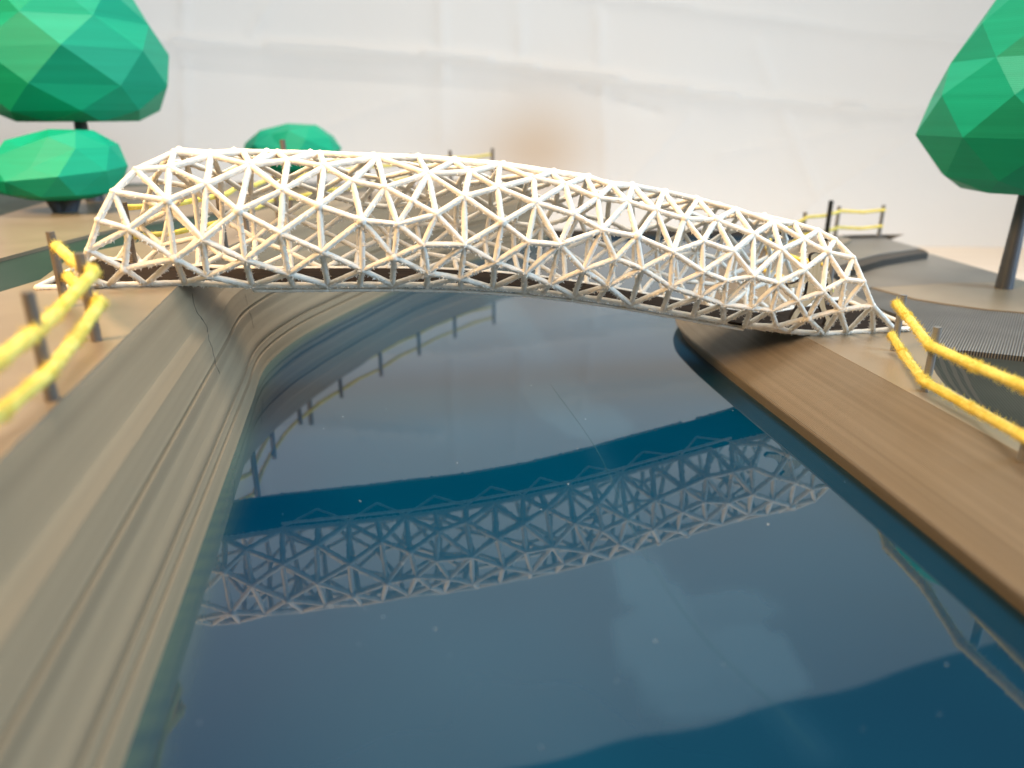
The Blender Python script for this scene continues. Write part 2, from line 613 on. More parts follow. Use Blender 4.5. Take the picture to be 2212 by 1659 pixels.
# rings of the rim stepping down into the green recess
for k in range(1, 7):
    o_ = [(x - .014 * k, y) for x, y in outer]
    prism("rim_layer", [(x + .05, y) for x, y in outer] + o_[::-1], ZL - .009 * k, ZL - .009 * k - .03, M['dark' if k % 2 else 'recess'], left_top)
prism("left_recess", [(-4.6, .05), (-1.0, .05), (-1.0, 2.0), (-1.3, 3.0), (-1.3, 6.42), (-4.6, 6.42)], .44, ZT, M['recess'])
far = pp([(-260, 640), (-120, 592), (0, 558), (108, 529), (196, 506), (236, 497), (330, 479), (440, 462)], .455)
back = [(-1.2, 6.38), (-2.3, 6.38), px(269, 404, .455)[:2], px(215, 417, .455)[:2], px(113, 433, .455)[:2], px(70, 445, .455)[:2], px(0, 466, .455)[:2], px(-200, 530, .455)[:2]]
prism("left_far_platform", far + [(-1.35, 5.2)] + back, .455, .3, M['top'])

# right: dyke top and the lower land behind it
Rin = off_path(RP, 1, .281)
redge = pp([(2300, 975), (2212, 929), (2120, 880), (2043, 835), (2022, 808), (2008, 780), (2003, 762), (1994, 744), (1981, 727)], ZR)
i0 = min(range(len(Rin)), key=lambda i: abs(Rin[i][1] - .75))
i1 = min(range(len(Rin)), key=lambda i: np.hypot(Rin[i][0] - 2.3, Rin[i][1] - 5.2))
poly = Rin[i0:i1 + 1] + [(2.30, 5.05), (1.95, 4.55), (1.72, 4.1), (1.62, 3.5), (1.60, 3.05)] + redge[::-1] + [(1.55, .75)]
right_top = prism("right_dyke_top", poly, ZR + .0015, ZR - .06, M['top'])
for k in range(1, 8):
    o_ = [(x + .022 * k, y - .003 * k) for x, y in redge]
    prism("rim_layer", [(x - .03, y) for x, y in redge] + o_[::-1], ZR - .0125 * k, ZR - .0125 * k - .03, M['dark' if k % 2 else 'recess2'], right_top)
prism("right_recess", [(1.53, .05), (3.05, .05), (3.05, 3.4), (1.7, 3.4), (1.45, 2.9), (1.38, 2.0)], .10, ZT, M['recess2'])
rib = [(1822, 640), (1883, 621), (1974, 645), (2047, 657), (2129, 668), (2210, 675), (2330, 692), (2330, 784), (2201, 769), (2083, 757), (2025, 757), (2004, 752), (1985, 724), (1938, 679)]
prism("ribbed_plate", pp(rib, .12), .12, .06, M['ribbed'])
prism("tree_platform", pp([(1883, 620.5), (1974, 644.5), (2047, 656.5), (2129, 667.5), (2210, 674.5), (2330, 691.5), (2330, 640), (2250, 617), (2212, 607), (2040, 612)], .126), .126, .05, M['top'])
prism("light_plate", pp([(1750, 636), (1822, 639.5), (1883, 620), (2040, 612), (2212, 606.5), (2147, 588), (2009, 548), (1920, 560), (1861, 575), (1780, 590)], .124), .124, .05, M['plate'])
prism("far_plate", pp([(1790, 582), (1852, 561), (1901, 548), (1983, 537), (2000, 541), (1985, 535), (1920, 517), (1905, 509), (1790, 512), (1730, 540)], .172), .172, .05, M['plate'])
prism("far_plate_step", pp([(1790, 584), (1852, 562.5), (1901, 549.5), (1983, 538.5), (2006, 545), (1960, 552), (1905, 562), (1850, 578), (1790, 596)], .166), .166, .06, M['dark'])
# block under all of it, standing on the table
bx = [(1.50, .05), (3.0, .05), (2.95, 2.9)] + pp([(2330, 641), (2212, 607.5), (2147, 589), (2009, 549), (1921, 519)], .11) + [(2.62, 5.42), (2.0, 5.25), (1.62, 4.85), (1.35, 4.2), (1.15, 3.5), (1.25, 2.2)]
prism("right_base_block", bx, .085, ZT + .002, M['plate'])
prism("water_tray", [(-1.7, .03), (2.6, .03), (2.6, 6.43), (-1.7, 6.43)], -.02, ZT + .003, M['dark'])
prism("tray_rim", [(.3, 6.42), (2.6, 6.42), (2.6, 6.47), (.3, 6.47)], .05, ZT + .003, M['dark'])

# ------------------------------------------------------------------ the bridge
YAW = math.atan(.168)
E1 = np.array([math.cos(YAW), math.sin(YAW), 0])
E2 = np.array([-math.sin(YAW), math.cos(YAW), 0])
O0 = np.array([0, 2.552, 0])            # near deck edge at s = 0
R, HW = .232, .138
HC = math.sqrt(R * R - HW * HW)
# near bottom chord in the photograph -> height of the deck along s
chord = [(81, 628), (235, 622), (316, 620), (401, 618), (548, 613), (633, 616), (709, 616), (783, 619), (855, 618), (930, 622), (1064, 624), (1132, 629), (1238, 640), (1290, 648), (1364, 657), (1432, 668), (1498, 684), (1563, 695), (1609, 710), (1702, 722), (1776, 723), (1831, 723), (1885, 724), (1978, 722)]
prof = []
for u, v in chord:
    d = ray(u, v)
    nrm = E2
    t = (O0 @ nrm) / (d @ nrm)
    p = np.array([0, 0, 1.0]) + d * t
    prof.append(((p - O0) @ E1, p[2]))
PS, PZ = np.array([a for a, _ in prof]), np.array([b for _, b in prof])
cf = np.polyfit(PS, PZ, 6)


def zdeck(s):
    z = float(np.polyval(cf, min(max(s, PS[0]), PS[-1])))
    if s > 1.12: z = max(z, ZR + .004)
    if s < -1.05: z = max(z, ZL + .004)
    return z


def tube(s, phi):
    """phi = 0 top, positive towards the camera"""
    c = O0 + E1 * s + E2 * HW
    return np.array([c[0], c[1], zdeck(s) + HC]) + R * (math.cos(phi) * np.array([0, 0, 1.0]) - math.sin(phi) * E2)


PHI_D = math.pi - math.asin(HW / R)


def lift(u, v, phi0=1.3):
    """photo pixel -> (s, phi) on the near skin of the tube"""
    best = None
    for ph in (phi0, .9, 1.7, 2.1):
        q = np.array([(u - 1106) / FPX * 2.7, ph])
        lam = 1e-3
        e = proj(tube(*q)) - (u, v)
        for _ in range(40):
            J = np.zeros((2, 2))
            for k in range(2):
                dq = q.copy()
                dq[k] += 1e-5
                J[:, k] = (proj(tube(*dq)) - (u, v) - e) / 1e-5
            st = np.linalg.solve(J.T @ J + lam * np.eye(2) * (1 + np.diag(J.T @ J).mean()), J.T @ e)
            qn = q - st
            qn[1] = min(max(qn[1], .0), PHI_D)
            en = proj(tube(*qn)) - (u, v)
            if en @ en < e @ e:
                q, e, lam = qn, en, lam * .4
            else:
                lam *= 4
            if lam > 1e8: break
        if best is None or e @ e < best[0] - 1e-6:
            best = (e @ e, q)
        if best[0] < .05: break
    return best[1], math.sqrt(best[0])


# lattice nodes and struts read off four enlargements (scale 2.011) of the photograph
Z = {
 1: ((0, 500), dict(a=(1080,340), b=(1380,200), c=(1340,320), d=(1670,225), e=(1930,197), f=(1980,300), g=(2200,190), h=(900,515), i=(1325,580), j=(1635,455), k=(780,740), l=(1020,805), m=(1890,665), n=(1605,890), o=(700,975), p=(1385,1040), q=(985,1120), r=(1940,1050), s=(1640,1180), t=(860,1268), u=(1160,1264), v=(1470,1260), w=(1995,1232), x=(640,1175), y=(560,1272), z=(310,1283)),
     "ab ac ah ai bc cd bd ci cj dj df de ef fg fj fm hi hl hk ij il in ip jm jn kl ko lo lp lq mn np nr ns oq pq ps pu pv qt qu rs mr sv sw rw ox xt xy yt tu uv vw eg zy oy"),
 2: ((900, 500), dict(a=(120,195), b=(388,190), c=(725,200), d=(1180,240), e=(1510,245), f=(1780,270), g=(2145,300), h=(170,310), i=(470,265), j=(760,310), k=(980,430), l=(1580,370), m=(1910,355), n=(1240,480), o=(2130,480), p=(430,500), q=(85,665), r=(715,625), s=(1055,740), t=(1340,770), u=(1645,690), v=(1865,550), w=(410,840), x=(740,985), y=(1310,1030), z=(1540,930), A=(1870,930), B=(2165,755), C=(130,1050), D=(475,1160), E=(1060,1130), F=(1580,1155), G=(2110,1070), H=(1835,1195), I=(190,1232), J=(510,1248), K=(785,1246), L=(1040,1252), M=(1300,1250), N=(1570,1275), O=(1840,1275), P=(2090,1274), X=(1455,588)),
     "bc cd de ef fg bi hi ci ij ip cj dj jp jr jk hp hq pq pw pr qw rw kr rx rs dk kn ks dn dl ns nt ln nX Xu lX Xt el fl lm lu lv fm gm mv mo go ov uv vA Bv Bo tu uz uA st sx sE sy ty tz Cw Dw wx Dx Ex Kx yz Ey Fy My Az Fz AB AF AH AG GH BG GP CD CI DI DJ DK EK EL EM FM FN FH HN HO HP IJ JK KL LM MN NO OP"),
 3: ((1800, 550), dict(a=(100,255), b=(335,200), c=(745,260), d=(1020,295), e=(1220,360), f=(1390,365), g=(1635,405), h=(1905,470), i=(2200,550), j=(320,385), k=(605,305), l=(855,355), m=(620,500), n=(1110,460), o=(920,590), p=(1350,490), q=(1575,560), r=(1800,625), s=(2050,635), t=(355,650), u=(560,810), v=(810,830), w=(1145,715), x=(1425,765), y=(1710,890), z=(1945,805), A=(2185,885), B=(305,970), C=(535,1055), D=(1000,1030), E=(1255,940), F=(1465,1020), G=(735,1140), H=(1190,1155), I=(1690,1165), J=(1945,1045), K=(2130,1115), L=(1925,1240), N=(2110,1302), O=(280,1174), P=(530,1195), Q=(680,1215), S=(925,1238), T=(1115,1265), U=(1375,1300), V=(1630,1337), W=(1865,1392), Y=(2110,1422), Z=(60,830)),
     "bc cd de ef fg gh hi bk ck jk km kl cl dl lm lo ln dn en np no nw ep fp pq pw px fq gq qr qx qy gr hr rs ry rz hs is sz sA jm jt mt tZ tu tB mu mv mo ov ow vw wx wD wE xE xF xy Fy yz Iy Jy Az Jz AJ AK uv uB uC Cv Gv Dv DE DG DH DS EF EH FH FU FI BC BO CO CP CG GP GQ GS HS HT HU IU IV IJ IL JL JK LV LW LN KL KN NW NY OP PQ QS ST TU UV VW WY"),
 4: ((2600, 650), dict(a=(26,204), b=(296,269), c=(591,350), d=(890,450), e=(1060,460), f=(1245,520), g=(1380,590), h=(1525,735), i=(1605,920), j=(1680,1110), k=(1850,1295), l=(441,434), m=(735,550), n=(1130,590), o=(1320,690), p=(336,604), q=(576,686), r=(955,670), s=(1135,830), t=(735,880), u=(523,916), v=(935,935), w=(1460,905), x=(1285,1000), y=(1085,1070), z=(880,1150), A=(720,1130), B=(503,1100), C=(1165,1210), D=(1420,1145), E=(256,1193), F=(495,1223), G=(670,1290), H=(1010,1345), I=(1290,1338), J=(1475,1337), K=(1680,1337), L=(920,1275), N=(2020,1343), O=(780,1325)),
     "cd de ef fg gh hi ij jk cl lm lp lq cm dm mq mt mr dr dn rn rt rv rs en fn ns no fo go ho so ox ow hw iw wx wD iD sx xy xC xD sv sy tv vy vz vA qt tu tA tB uB AB Az yz yC CD CL DJ DI Dj jJ jK CI CH BF BE AF AG zG zL LH GL GO OH HI IJ JK Kk KN kN"),
}
nodes, edges = [], set()
for k, (org, nd, es) in Z.items():
    loc = {}
    for key, (x, y) in nd.items():
        u, v = (org[0] + x / 2.011) / 1.82278, (org[1] + y / 2.011) / 1.82278
        hit = None
        for i, (a, b_) in enumerate(nodes):
            if math.hypot(a - u, b_ - v) < 9: hit = i
        if hit is None:
            nodes.append((u, v))
            hit = len(nodes) - 1
        loc[key] = hit
    for e in es.split():
        a, b_ = loc[e[0]], loc[e[1]]
        if a != b_: edges.add((min(a, b_), max(a, b_)))
NODE3, SPH, bottom = [], [], []
tops = []
for i, (u, v) in enumerate(nodes):
    # bottom-chord nodes sit on the deck edge
    vb = np.interp(u, [c[0] for c in chord], [c[1] for c in chord])
    if v > vb - 9:
        d = ray(u, v)
        t = (O0 @ E2) / (d @ E2)
        p = np.array([0, 0, 1.0]) + d * t
        s = (p - O0) @ E1
        SPH.append((s, PHI_D))
        p = O0 + E1 * s
        NODE3.append(np.array([p[0], p[1], zdeck(s) + .004]))
        bottom.append((s, i))
        continue
    (s, ph), err = lift(u, v)
    SPH.append((s, ph))
    NODE3.append(tube(s, ph))
    if ph < .62: tops.append((s, i))
bottom.sort()
tops.sort()
bridge = empty("lattice_footbridge", tuple(O0 + E2 * HW), "white printed tubular lattice footbridge with dark deck spanning the blue river", "bridge")


def strut_geo(p, q, r, rg, fuzzy=True, sides=8):
    p, q = np.asarray(p), np.asarray(q)
    ax = q - p
    L = np.linalg.norm(ax)
    ax = ax / L
    up = np.array([0, 0, 1.0])
    x = np.cross(ax, up)
    if np.linalg.norm(x) < .05: x = np.cross(ax, np.array([0, 1.0, 0]))
    x /= np.linalg.norm(x)
    y = np.cross(x, ax)          # y has the upward component
    if y[2] < 0: x, y = -x, -y
    n = max(4, int(L / .0075)) if fuzzy else max(2, int(L / .03))
    V, F = [], []
    V.append(tuple(p - ax * r * .8))
    steep = 1 - abs(ax[2])
    for i in range(n + 1):
        t = i / n
        c = p + ax * L * t
        rr = r * (1 + rg.uniform(-.05, .05))
        for k in range(sides):
            a = 2 * math.pi * k / sides
            sx, sy = math.cos(a), math.sin(a)
            e = rr
            if fuzzy and sy < .25:
                e = rr * (1 + (.42 * rg.random() ** 2 + .04) * (.35 + .65 * steep))
            V.append(tuple(c + (x * sx + y * sy) * e))
    V.append(tuple(q + ax * r * .8))
    for k in range(sides):
        F.append((0, 1 + (k + 1) % sides, 1 + k))
    for i in range(n):
        for k in range(sides):
            a = 1 + i * sides + k
            b_ = 1 + i * sides + (k + 1) % sides
            F.append((a, b_, b_ + sides, a + sides))
    e = len(V) - 1
    base = 1 + n * sides
    for k in range(sides):
        F.append((e, base + k, base + (k + 1) % sides))
    return V, F


def merge(parts):
    V, F = [], []
    for v, f in parts:
        o_ = len(V)
        V += v
        F += [tuple(i + o_ for i in q) for q in f]
    return V, F


def blob_geo(c, r, rg, sq=.8):
    bm = bmesh.new()
    bmesh.ops.create_icosphere(bm, subdivisions=2, radius=1)
    V = [tuple(np.array(c) + np.array(v.co) * r * (1 + rg.uniform(-.07, .07))) for v in bm.verts]
    F = [tuple(v.index for v in f.verts) for f in bm.faces]
    bm.free()
    return V, F


RS = .0093
el = sorted(edges, key=lambda e: -np.linalg.norm(proj(NODE3[e[0]]) - proj(NODE3[e[1]])))
rest = []
fz_V, fz_F = [], []


def fuzz_on(p, q, r, n, rg, ln=.011):
    ax = np.asarray(q) - np.asarray(p)
    ax = ax / np.linalg.norm(ax)
    x = np.cross(ax, [0, 0, 1.0])
    if np.linalg.norm(x) < .05: x = np.array([1.0, 0, 0])
    x = x / np.linalg.norm(x)
    for _ in range(n):
        t = rg.random()
        a = rg.uniform(math.pi * .9, math.pi * 2.1)
        y = np.cross(x, ax)
        if y[2] < 0: y = -y
        d = x * math.cos(a) + y * math.sin(a)
        c = np.asarray(p) + (np.asarray(q) - p) * t + d * r * .85
        tip = c + d * ln * rg.uniform(.3, 1) + ax * rg.uniform(-.006, .006)
        o_ = len(fz_V)
        wv = ax * .0030
        w2 = np.cross(ax, d) * .0030
        fz_V.extend([tuple(c - wv), tuple(c + wv), tuple(c + w2), tuple(tip)])
        fz_F.extend([(o_, o_ + 1, o_ + 3), (o_ + 1, o_ + 2, o_ + 3), (o_ + 2, o_, o_ + 3)])


for k, (a, b_) in enumerate(el):
    p, q = NODE3[a], NODE3[b_]
    V, F = strut_geo(p, q, RS * rng.uniform(.95, 1.05), rng)
    L = np.linalg.norm(p - q)
    low = np.clip((1.0 - (p[2] + q[2]) / 2) / .8, .1, 1)
    fuzz_on(p, q, RS, int(65 * L / .12 * low), rng)
    if k < 296:
        obj("strut", V, F, M['white'], bridge, smooth=True)
    else:
        rest.append((V, F))

# far half: the same weave mirrored over the crown and slid along the bridge
def far_width(s):
    f = 0
    if s < -1.12: f = .26 * min(1.3, (-1.12 - s) / .40) ** 1.4
    if s > 1.0: f = .21 * min(1.2, (s - 1.0) / .58) ** 1.2
    return 2 * HW + f


def far_bottom(s):
    p = O0 + E1 * s + E2 * far_width(s)
    return np.array([p[0], p[1], zdeck(s) + .004])


FAR = []
topset = set(i for _, i in tops)
botset = set(i for _, i in bottom)
for i, (s, ph) in enumerate(SPH):
    sh = .035 * math.sin(3.3 * s + 1) if -1.15 < s < 1.35 else 0
    if i in botset:
        FAR.append(far_bottom(s + sh))
    else:
        q = tube(s + sh, -ph * 1.0)
        fl = max(0, far_width(s) - 2 * HW) * (max(0, ph) / PHI_D)
        FAR.append(q + E2 * fl)
far_edges = [e for e in el]
for a, b_ in far_edges:
    rest.append(strut_geo(FAR[a], FAR[b_], RS * .97, rng))
    L = np.linalg.norm(FAR[a] - FAR[b_])
    fuzz_on(FAR[a], FAR[b_], RS, int(14 * L / .12), rng)
# members over the crown, from ridge chord to ridge chord
for (s, i), (s2, i2) in zip(tops[:-1], tops[1:]):
    if SPH[i][1] > .05:
        if np.linalg.norm(NODE3[i] - FAR[i]) > .03: rest.append(strut_geo(NODE3[i], FAR[i], RS, rng))
        rest.append(strut_geo(NODE3[i], FAR[i2], RS, rng))
# small triangles under the deck edge
for near in (True,):
    ap = []
    bt = [s for s, _ in bottom if -1.02 < s < 1.06][::2]
    for s, s2 in zip(bt[:-1], bt[1:]):
        if s2 - s < .03: continue
        m_ = (s + s2) / 2
        wdt = far_width(m_)
        c = O0 + E1 * m_ + E2 * (.10 if near else wdt - .10)
        A = np.array([c[0], c[1], zdeck(m_) - .012])
        B0, B1 = (np.array([*(O0 + E1 * t)[:2], zdeck(t) - .006]) if near else far_bottom(t) for t in (s, s2))
        rest.append(strut_geo(B0, A, RS * .5, rng))
        rest.append(strut_geo(B1, A, RS * .5, rng))
        q0, q1 = (O0 + E1 * t + E2 * (.012 if near else far_width(t) - .012) for t in (s, s2))
        rest.append(strut_geo((q0[0], q0[1], zdeck(s) - .017), (q1[0], q1[1], zdeck(s2) - .017), RS * .62, rng))
# frames of the two flared landings
for s_end in (PS[0], PS[-1]):
    a = np.array([*(O0 + E1 * s_end)[:2], zdeck(s_end) + .004])
    rest.append(strut_geo(a, far_bottom(s_end), RS, rng))
V, F = merge(rest)
obj("far_lattice", V, F, M['white'], bridge, smooth=True, kind="stuff")
big = [(1, (1325, 580)), (1, (1890, 665)), (1, (1385, 1050)), (2, (715, 625)), (2, (1055, 740)), (4, (1320, 690)), (3, (1800, 625)), (3, (2050, 635)), (2, (2165, 755)), (1, (985, 1120)), (2, (1310, 1030)), (3, (1425, 765)), (3, (355, 650)), (4, (1165, 1210))]
bigp = [((Z[k][0][0] + x / 2.011) / 1.82278, (Z[k][0][1] + y / 2.011) / 1.82278) for k, (x, y) in big]
parts = []
for i, p in enumerate(NODE3):
    isbig = any(math.hypot(nodes[i][0] - u, nodes[i][1] - v) < 9 for u, v in bigp)
    parts.append(blob_geo(p, .0165 if isbig else .0118, rng))
    parts.append(blob_geo(FAR[i], .0135, rng))
V, F = merge(parts)
obj("lattice_joints", V, F, M['white'], bridge, smooth=True, kind="stuff")
obj("powder_fuzz", fz_V, fz_F, M['white'], bridge, kind="stuff")

# deck plate
V, F = [], []
ns = 90
for i in range(ns + 1):
    s = PS[0] + .03 + (PS[-1] - PS[0] - .06) * i / ns
    za = zdeck(s)
    for o_, dz in ((.004, .007), (far_width(s) - .004, .007), (far_width(s) - .004, -.002), (.004, -.002)):
        p = O0 + E1 * s + E2 * o_
        V.append((p[0], p[1], za + dz))
for i in range(ns):
    for k in range(4):
        a = i * 4 + k
        b_ = i * 4 + (k + 1) % 4
        F.append((a, b_, b_ + 4, a + 4))
F += [(0, 1, 2, 3), tuple(4 * ns + k for k in (3, 2, 1, 0))]
recalc(obj("deck", V, F, M['deck'], bridge))

# ------------------------------------------------------------------ plywood figure on the bridge
fo = [(1060,395),(1095,370),(1140,362),(1185,372),(1220,400),(1236,445),(1228,490),(1205,525),(1205,552),(1260,575),(1315,610),(1345,670),(1375,770),(1388,860),(1392,960),(1372,985),(1345,975),(1330,880),(1308,800),(1290,760),(1272,860),(1262,960),(1268,1060),(1285,1150),(1320,1240),(1362,1320),(1330,1380),(1300,1425),(1262,1432),(1268,1395),(1292,1345),(1270,1290),(1220,1210),(1180,1110),(1150,1025),(1110,1040),(1040,1100),(965,1150),(900,1230),(850,1300),(845,1330),(800,1345),(742,1330),(760,1295),(800,1220),(870,1130),(945,1050),(985,960),(1005,860),(1015,770),(960,815),(900,845),(820,855),(745,865),(715,840),(705,806),(760,805),(850,780),(920,735),(975,680),(1005,620),(1050,580),(1095,555),(1092,530),(1062,495),(1048,445)]
foot = px(1748, 706, .2)
fs = (1130 / 3.687 + 2900) / 1.82278
FY = foot[1] + .02
sF = (np.array([foot[0], FY, 0]) - O0) @ E1
outl = []
for x, y in fo:
    p = pxy((x / 3.687 + 2900) / 1.82278, (y / 3.687 + 900) / 1.82278, FY)
    outl.append((p[0], p[2]))
zmin = min(z for _, z in outl)
fz = zdeck(sF) + .003 - zmin
cx = sum(x for x, _ in outl) / len(outl)
fig = empty("person_cutout", (cx, FY, zmin + fz), "flat plywood cutout of a walking person with scorched edges on the bridge deck", "figurine")
n = len(outl)
thk = .010
V = [(x, FY - thk, z + fz) for x, z in outl] + [(x, FY + thk, z + fz) for x, z in outl]
bm = bmesh.new()
vs = [bm.verts.new((v[0] * S - fig.location.x, v[1] * S - fig.location.y, v[2] * S - fig.location.z)) for v in V]
f1 = bm.faces.new(vs[:n])
f2 = bm.faces.new(vs[n:][::-1])
for i in range(n):
    f = bm.faces.new((vs[i], vs[n + i], vs[n + (i + 1) % n], vs[(i + 1) % n]))
    f.material_index = 1
bmesh.ops.recalc_face_normals(bm, faces=bm.faces[:])
ins = bmesh.ops.inset_region(bm, faces=[f1], thickness=.00014, depth=0)
for f in ins['faces']: f.material_index = 1
bmesh.ops.triangulate(bm, faces=[f for f in bm.faces if len(f.verts) > 4])
me = bpy.data.meshes.new("body")
bm.to_mesh(me)
bm.free()
me.materials.append(M['ply'])
me.materials.append(M['burnt'])
o = bpy.data.objects.new("body", me)
COL.objects.link(o)
o.parent = fig
fig.rotation_euler.z = YAW * .6


# ------------------------------------------------------------------ trees and bushes: faceted printed crowns
def crown_rings(rings, n, c, seed, jit=.06, sx=1, sy=1, twist=.5, hump=None):
    """rings: (radius, z) bottom to top; alternate rings are turned by half a step -> triangular facets"""
    rg = random.Random(seed)
    V, F = [], []
    V.append((c[0], c[1], rings[0][1]))
    for i, (r, z) in enumerate(rings):
        for k in range(n):
            a = 2 * math.pi * (k + (twist if i % 2 else 0)) / n + rg.uniform(-.1, .1)
            rr = r * (1 + rg.uniform(-jit, jit))
            zz = z + (rg.uniform(-jit, jit) * r * .5 if 0 < i else 0)
            x, y = c[0] + rr * math.cos(a) * sx, c[1] + rr * math.sin(a) * sy
            if hump: zz += hump(x - c[0], y - c[1], i)
            V.append((x, y, zz))
    zt = rings[-1][1] + rings[-1][0] * .3
    V.append((c[0], c[1], zt + (hump(0, 0, len(rings)) if hump else 0)))
    for k in range(n):
        F.append((0, 1 + (k + 1) % n, 1 + k))
    for i in range(len(rings) - 1):
        for k in range(n):
            a, b_ = 1 + i * n + k, 1 + i * n + (k + 1) % n
            d, e = a + n, b_ + n
            if i % 2 == 0:
                F += [(a, b_, d), (b_, e, d)]
            else:
                F += [(a, b_, e), (a, e, d)]
    last = 1 + (len(rings) - 1) * n
    for k in range(n):
        F.append((last + k, last + (k + 1) % n, len(V) - 1))
    return V, F


def cone(p, q, r0, r1, sides=16, rings=1):
    p, q = np.asarray(p, float), np.asarray(q, float)
    ax = (q - p) / np.linalg.norm(q - p)
    x = np.cross(ax, [0, 1.0, 0])
    x /= np.linalg.norm(x)
    y = np.cross(ax, x)
    V, F = [], []
    for i in range(rings + 1):
        t = i / rings
        for k in range(sides):
            a = 2 * math.pi * k / sides
            V.append(tuple(p + (q - p) * t + (x * math.cos(a) + y * math.sin(a)) * (r0 + (r1 - r0) * t)))
    for i in range(rings):
        for k in range(sides):
            a, b_ = i * sides + k, i * sides + (k + 1) % sides
            F.append((a, b_, b_ + sides, a + sides))
    F.append(tuple(range(sides))[::-1])
    F.append(tuple(range(rings * sides, (rings + 1) * sides)))
    return V, F


def tree(base, rings, topv, uc, label, seed, n=8, rot=0, tr=.05):
    """rings = (photo row, radius); rows are turned into heights at the trunk's distance"""
    x, y, z = base
    t = empty("round_tree", base, label, "tree", "printed trees")
    rz = [(r, pxy(uc, v, y)[2]) for v, r in rings]
    V, F = crown_rings(rz, n, (x, y), seed, .022)
    V[-1] = (x, y, pxy(uc, topv, y)[2])
    ct, st_ = math.cos(rot), math.sin(rot)
    V = [(x + (a - x) * ct - (b_ - y) * st_, y + (a - x) * st_ + (b_ - y) * ct, c) for a, b_, c in V]
    recalc(obj("crown", V, F, M['green'], t))
    V, F = cone((x, y, z - .01), (x, y, rz[0][1] + .05), tr, tr * .66, 20)
    recalc(obj("trunk", V, F, M['slate'], t))
    return t


rt = px(2168, 622, .126)
tree(rt, [(412, .29), (384, .41), (293, .55), (206, .535), (129, .455), (50, .40), (-40, .27)], -120, 2230, "tall green faceted tree standing on the tan platform behind the ribbed plate", 5, 8, .35, .043)
lt = (-2.72, 4.95, .455)
tree(lt, [(262, .36), (240, .47), (187, .555), (113, .565), (49, .50), (-20, .41), (-110, .22)], -180, 150, "tall green faceted tree rising behind the low bush", 11, 8, .9, .055)


def bush(base, wdt, hgt, lift_, label, seed, rot=0):
    x, y, z = base
    t = empty("low_bush", base, label, "bush", "printed bushes")
    def hump(dx, dy, i):
        return (-.17 * hgt * math.exp(-((dx + .08 * wdt) / (.12 * wdt)) ** 2) if i >= 3 else 0) + (.09 * hgt * (dx / wdt) * 2 if i >= 2 else 0)
    rings = [(.22, 0), (.40, .10), (.5, .40), (.43, .72), (.29, .98)]
    V, F = crown_rings([(r * wdt, z + lift_ + f * hgt) for r, f in rings], 9, (x, y), seed, .06, 1.0, .75, .5, hump)
    ct, st_ = math.cos(rot), math.sin(rot)
    V = [(x + (a - x) * ct - (b_ - y) * st_, y + (a - x) * st_ + (b_ - y) * ct, c) for a, b_, c in V]
    recalc(obj("crown", V, F, M['green'], t))
    for sx, top in ((-1, .8), (1, .8), (.2, .9)):
        V, F = cone((x + .012 * sx, y, z - .01), (x + .105 * sx, y + .03 * (1 - abs(sx)), z + lift_ + .06), .045, .030, 12)
        recalc(obj("stem", V, F, M['slate'], t))
    return t


lb = px(160, 457, .455)
bush((lb[0] - .05, lb[1], .455), .78, .36, .075, "low green faceted bush on forked grey stems at the end of the left bank", 3, .2)
cb = (-1.72, 6.02, .455)
bush(cb, .78, .33, .11, "low green faceted bush behind the middle of the lattice bridge", 9, .15)


# ------------------------------------------------------------------ rope fences
def yarn_geo(pts, r, rg, sub=14, plies=2):
    dp = []
    for a, b_ in zip(pts[:-1], pts[1:]):
        a, b_ = np.array(a), np.array(b_)
        dp += [a, a + (b_ - a) * .12, a + (b_ - a) * .5, a + (b_ - a) * .88]
    C = catmull(dp + [np.array(pts[-1])], max(4, sub // 3))
    V, F = [], []
    n = 12
    run = 0
    for i, c in enumerate(C):
        a, b_ = C[max(0, i - 1)], C[min(len(C) - 1, i + 1)]
        ax = (b_ - a) / np.linalg.norm(b_ - a)
        x = np.cross(ax, [0, 0, 1.0])
        x /= np.linalg.norm(x)
        y = np.cross(x, ax)
        if i: run += np.linalg.norm(C[i] - C[i - 1])
        for k in range(n):
            t = 2 * math.pi * k / n
            rr = r * (1 + .045 * math.cos(plies * (t - run / (r * 2.2))) + rg.uniform(-.025, .03))
            V.append(tuple(c + (x * math.cos(t) + y * math.sin(t)) * rr))
    for i in range(len(C) - 1):
        for k in range(n):
            a, b_ = i * n + k, i * n + (k + 1) % n
            F.append((a, b_, b_ + n, a + n))
    F.append(tuple(range(n))[::-1])
    F.append(tuple(range((len(C) - 1) * n, len(C) * n)))
    return V, F, C


def hair_geo(C, r, rg, count, ln):
    V, F = [], []
    for _ in range(count):
        i = rg.randrange(len(C) - 1)
        c = C[i] + (C[i + 1] - C[i]) * rg.random()
        ax = C[i + 1] - C[i]
        ax = ax / np.linalg.norm(ax)
        d = np.array([rg.gauss(0, 1) for _ in range(3)])
        d -= ax * (d @ ax)
        d /= np.linalg.norm(d)
        p0 = c + d * r * .8
        p1 = p0 + d * ln * rg.uniform(.2, .6) + ax * rg.uniform(-1, 1) * ln * .5
        p2 = p1 + d * ln * rg.uniform(-.2, .4) + ax * rg.uniform(-1, 1) * ln * .5 + np.array([0, 0, rg.uniform(-.4, .4) * ln])
        wv = np.cross(d, ax) * .0005
        o_ = len(V)
        V += [tuple(p0 - wv), tuple(p0 + wv), tuple(p1 - wv * .8), tuple(p1 + wv * .8), tuple(p2)]
        F += [(o_, o_ + 1, o_ + 3, o_ + 2), (o_ + 2, o_ + 3, o_ + 4)]
    return V, F


def post_geo(x, y, z, h, r, lean=(0, 0)):
    return cone((x, y, z - .01), (x + lean[0], y + lean[1], z + h), r, r * .92, 10, 1)


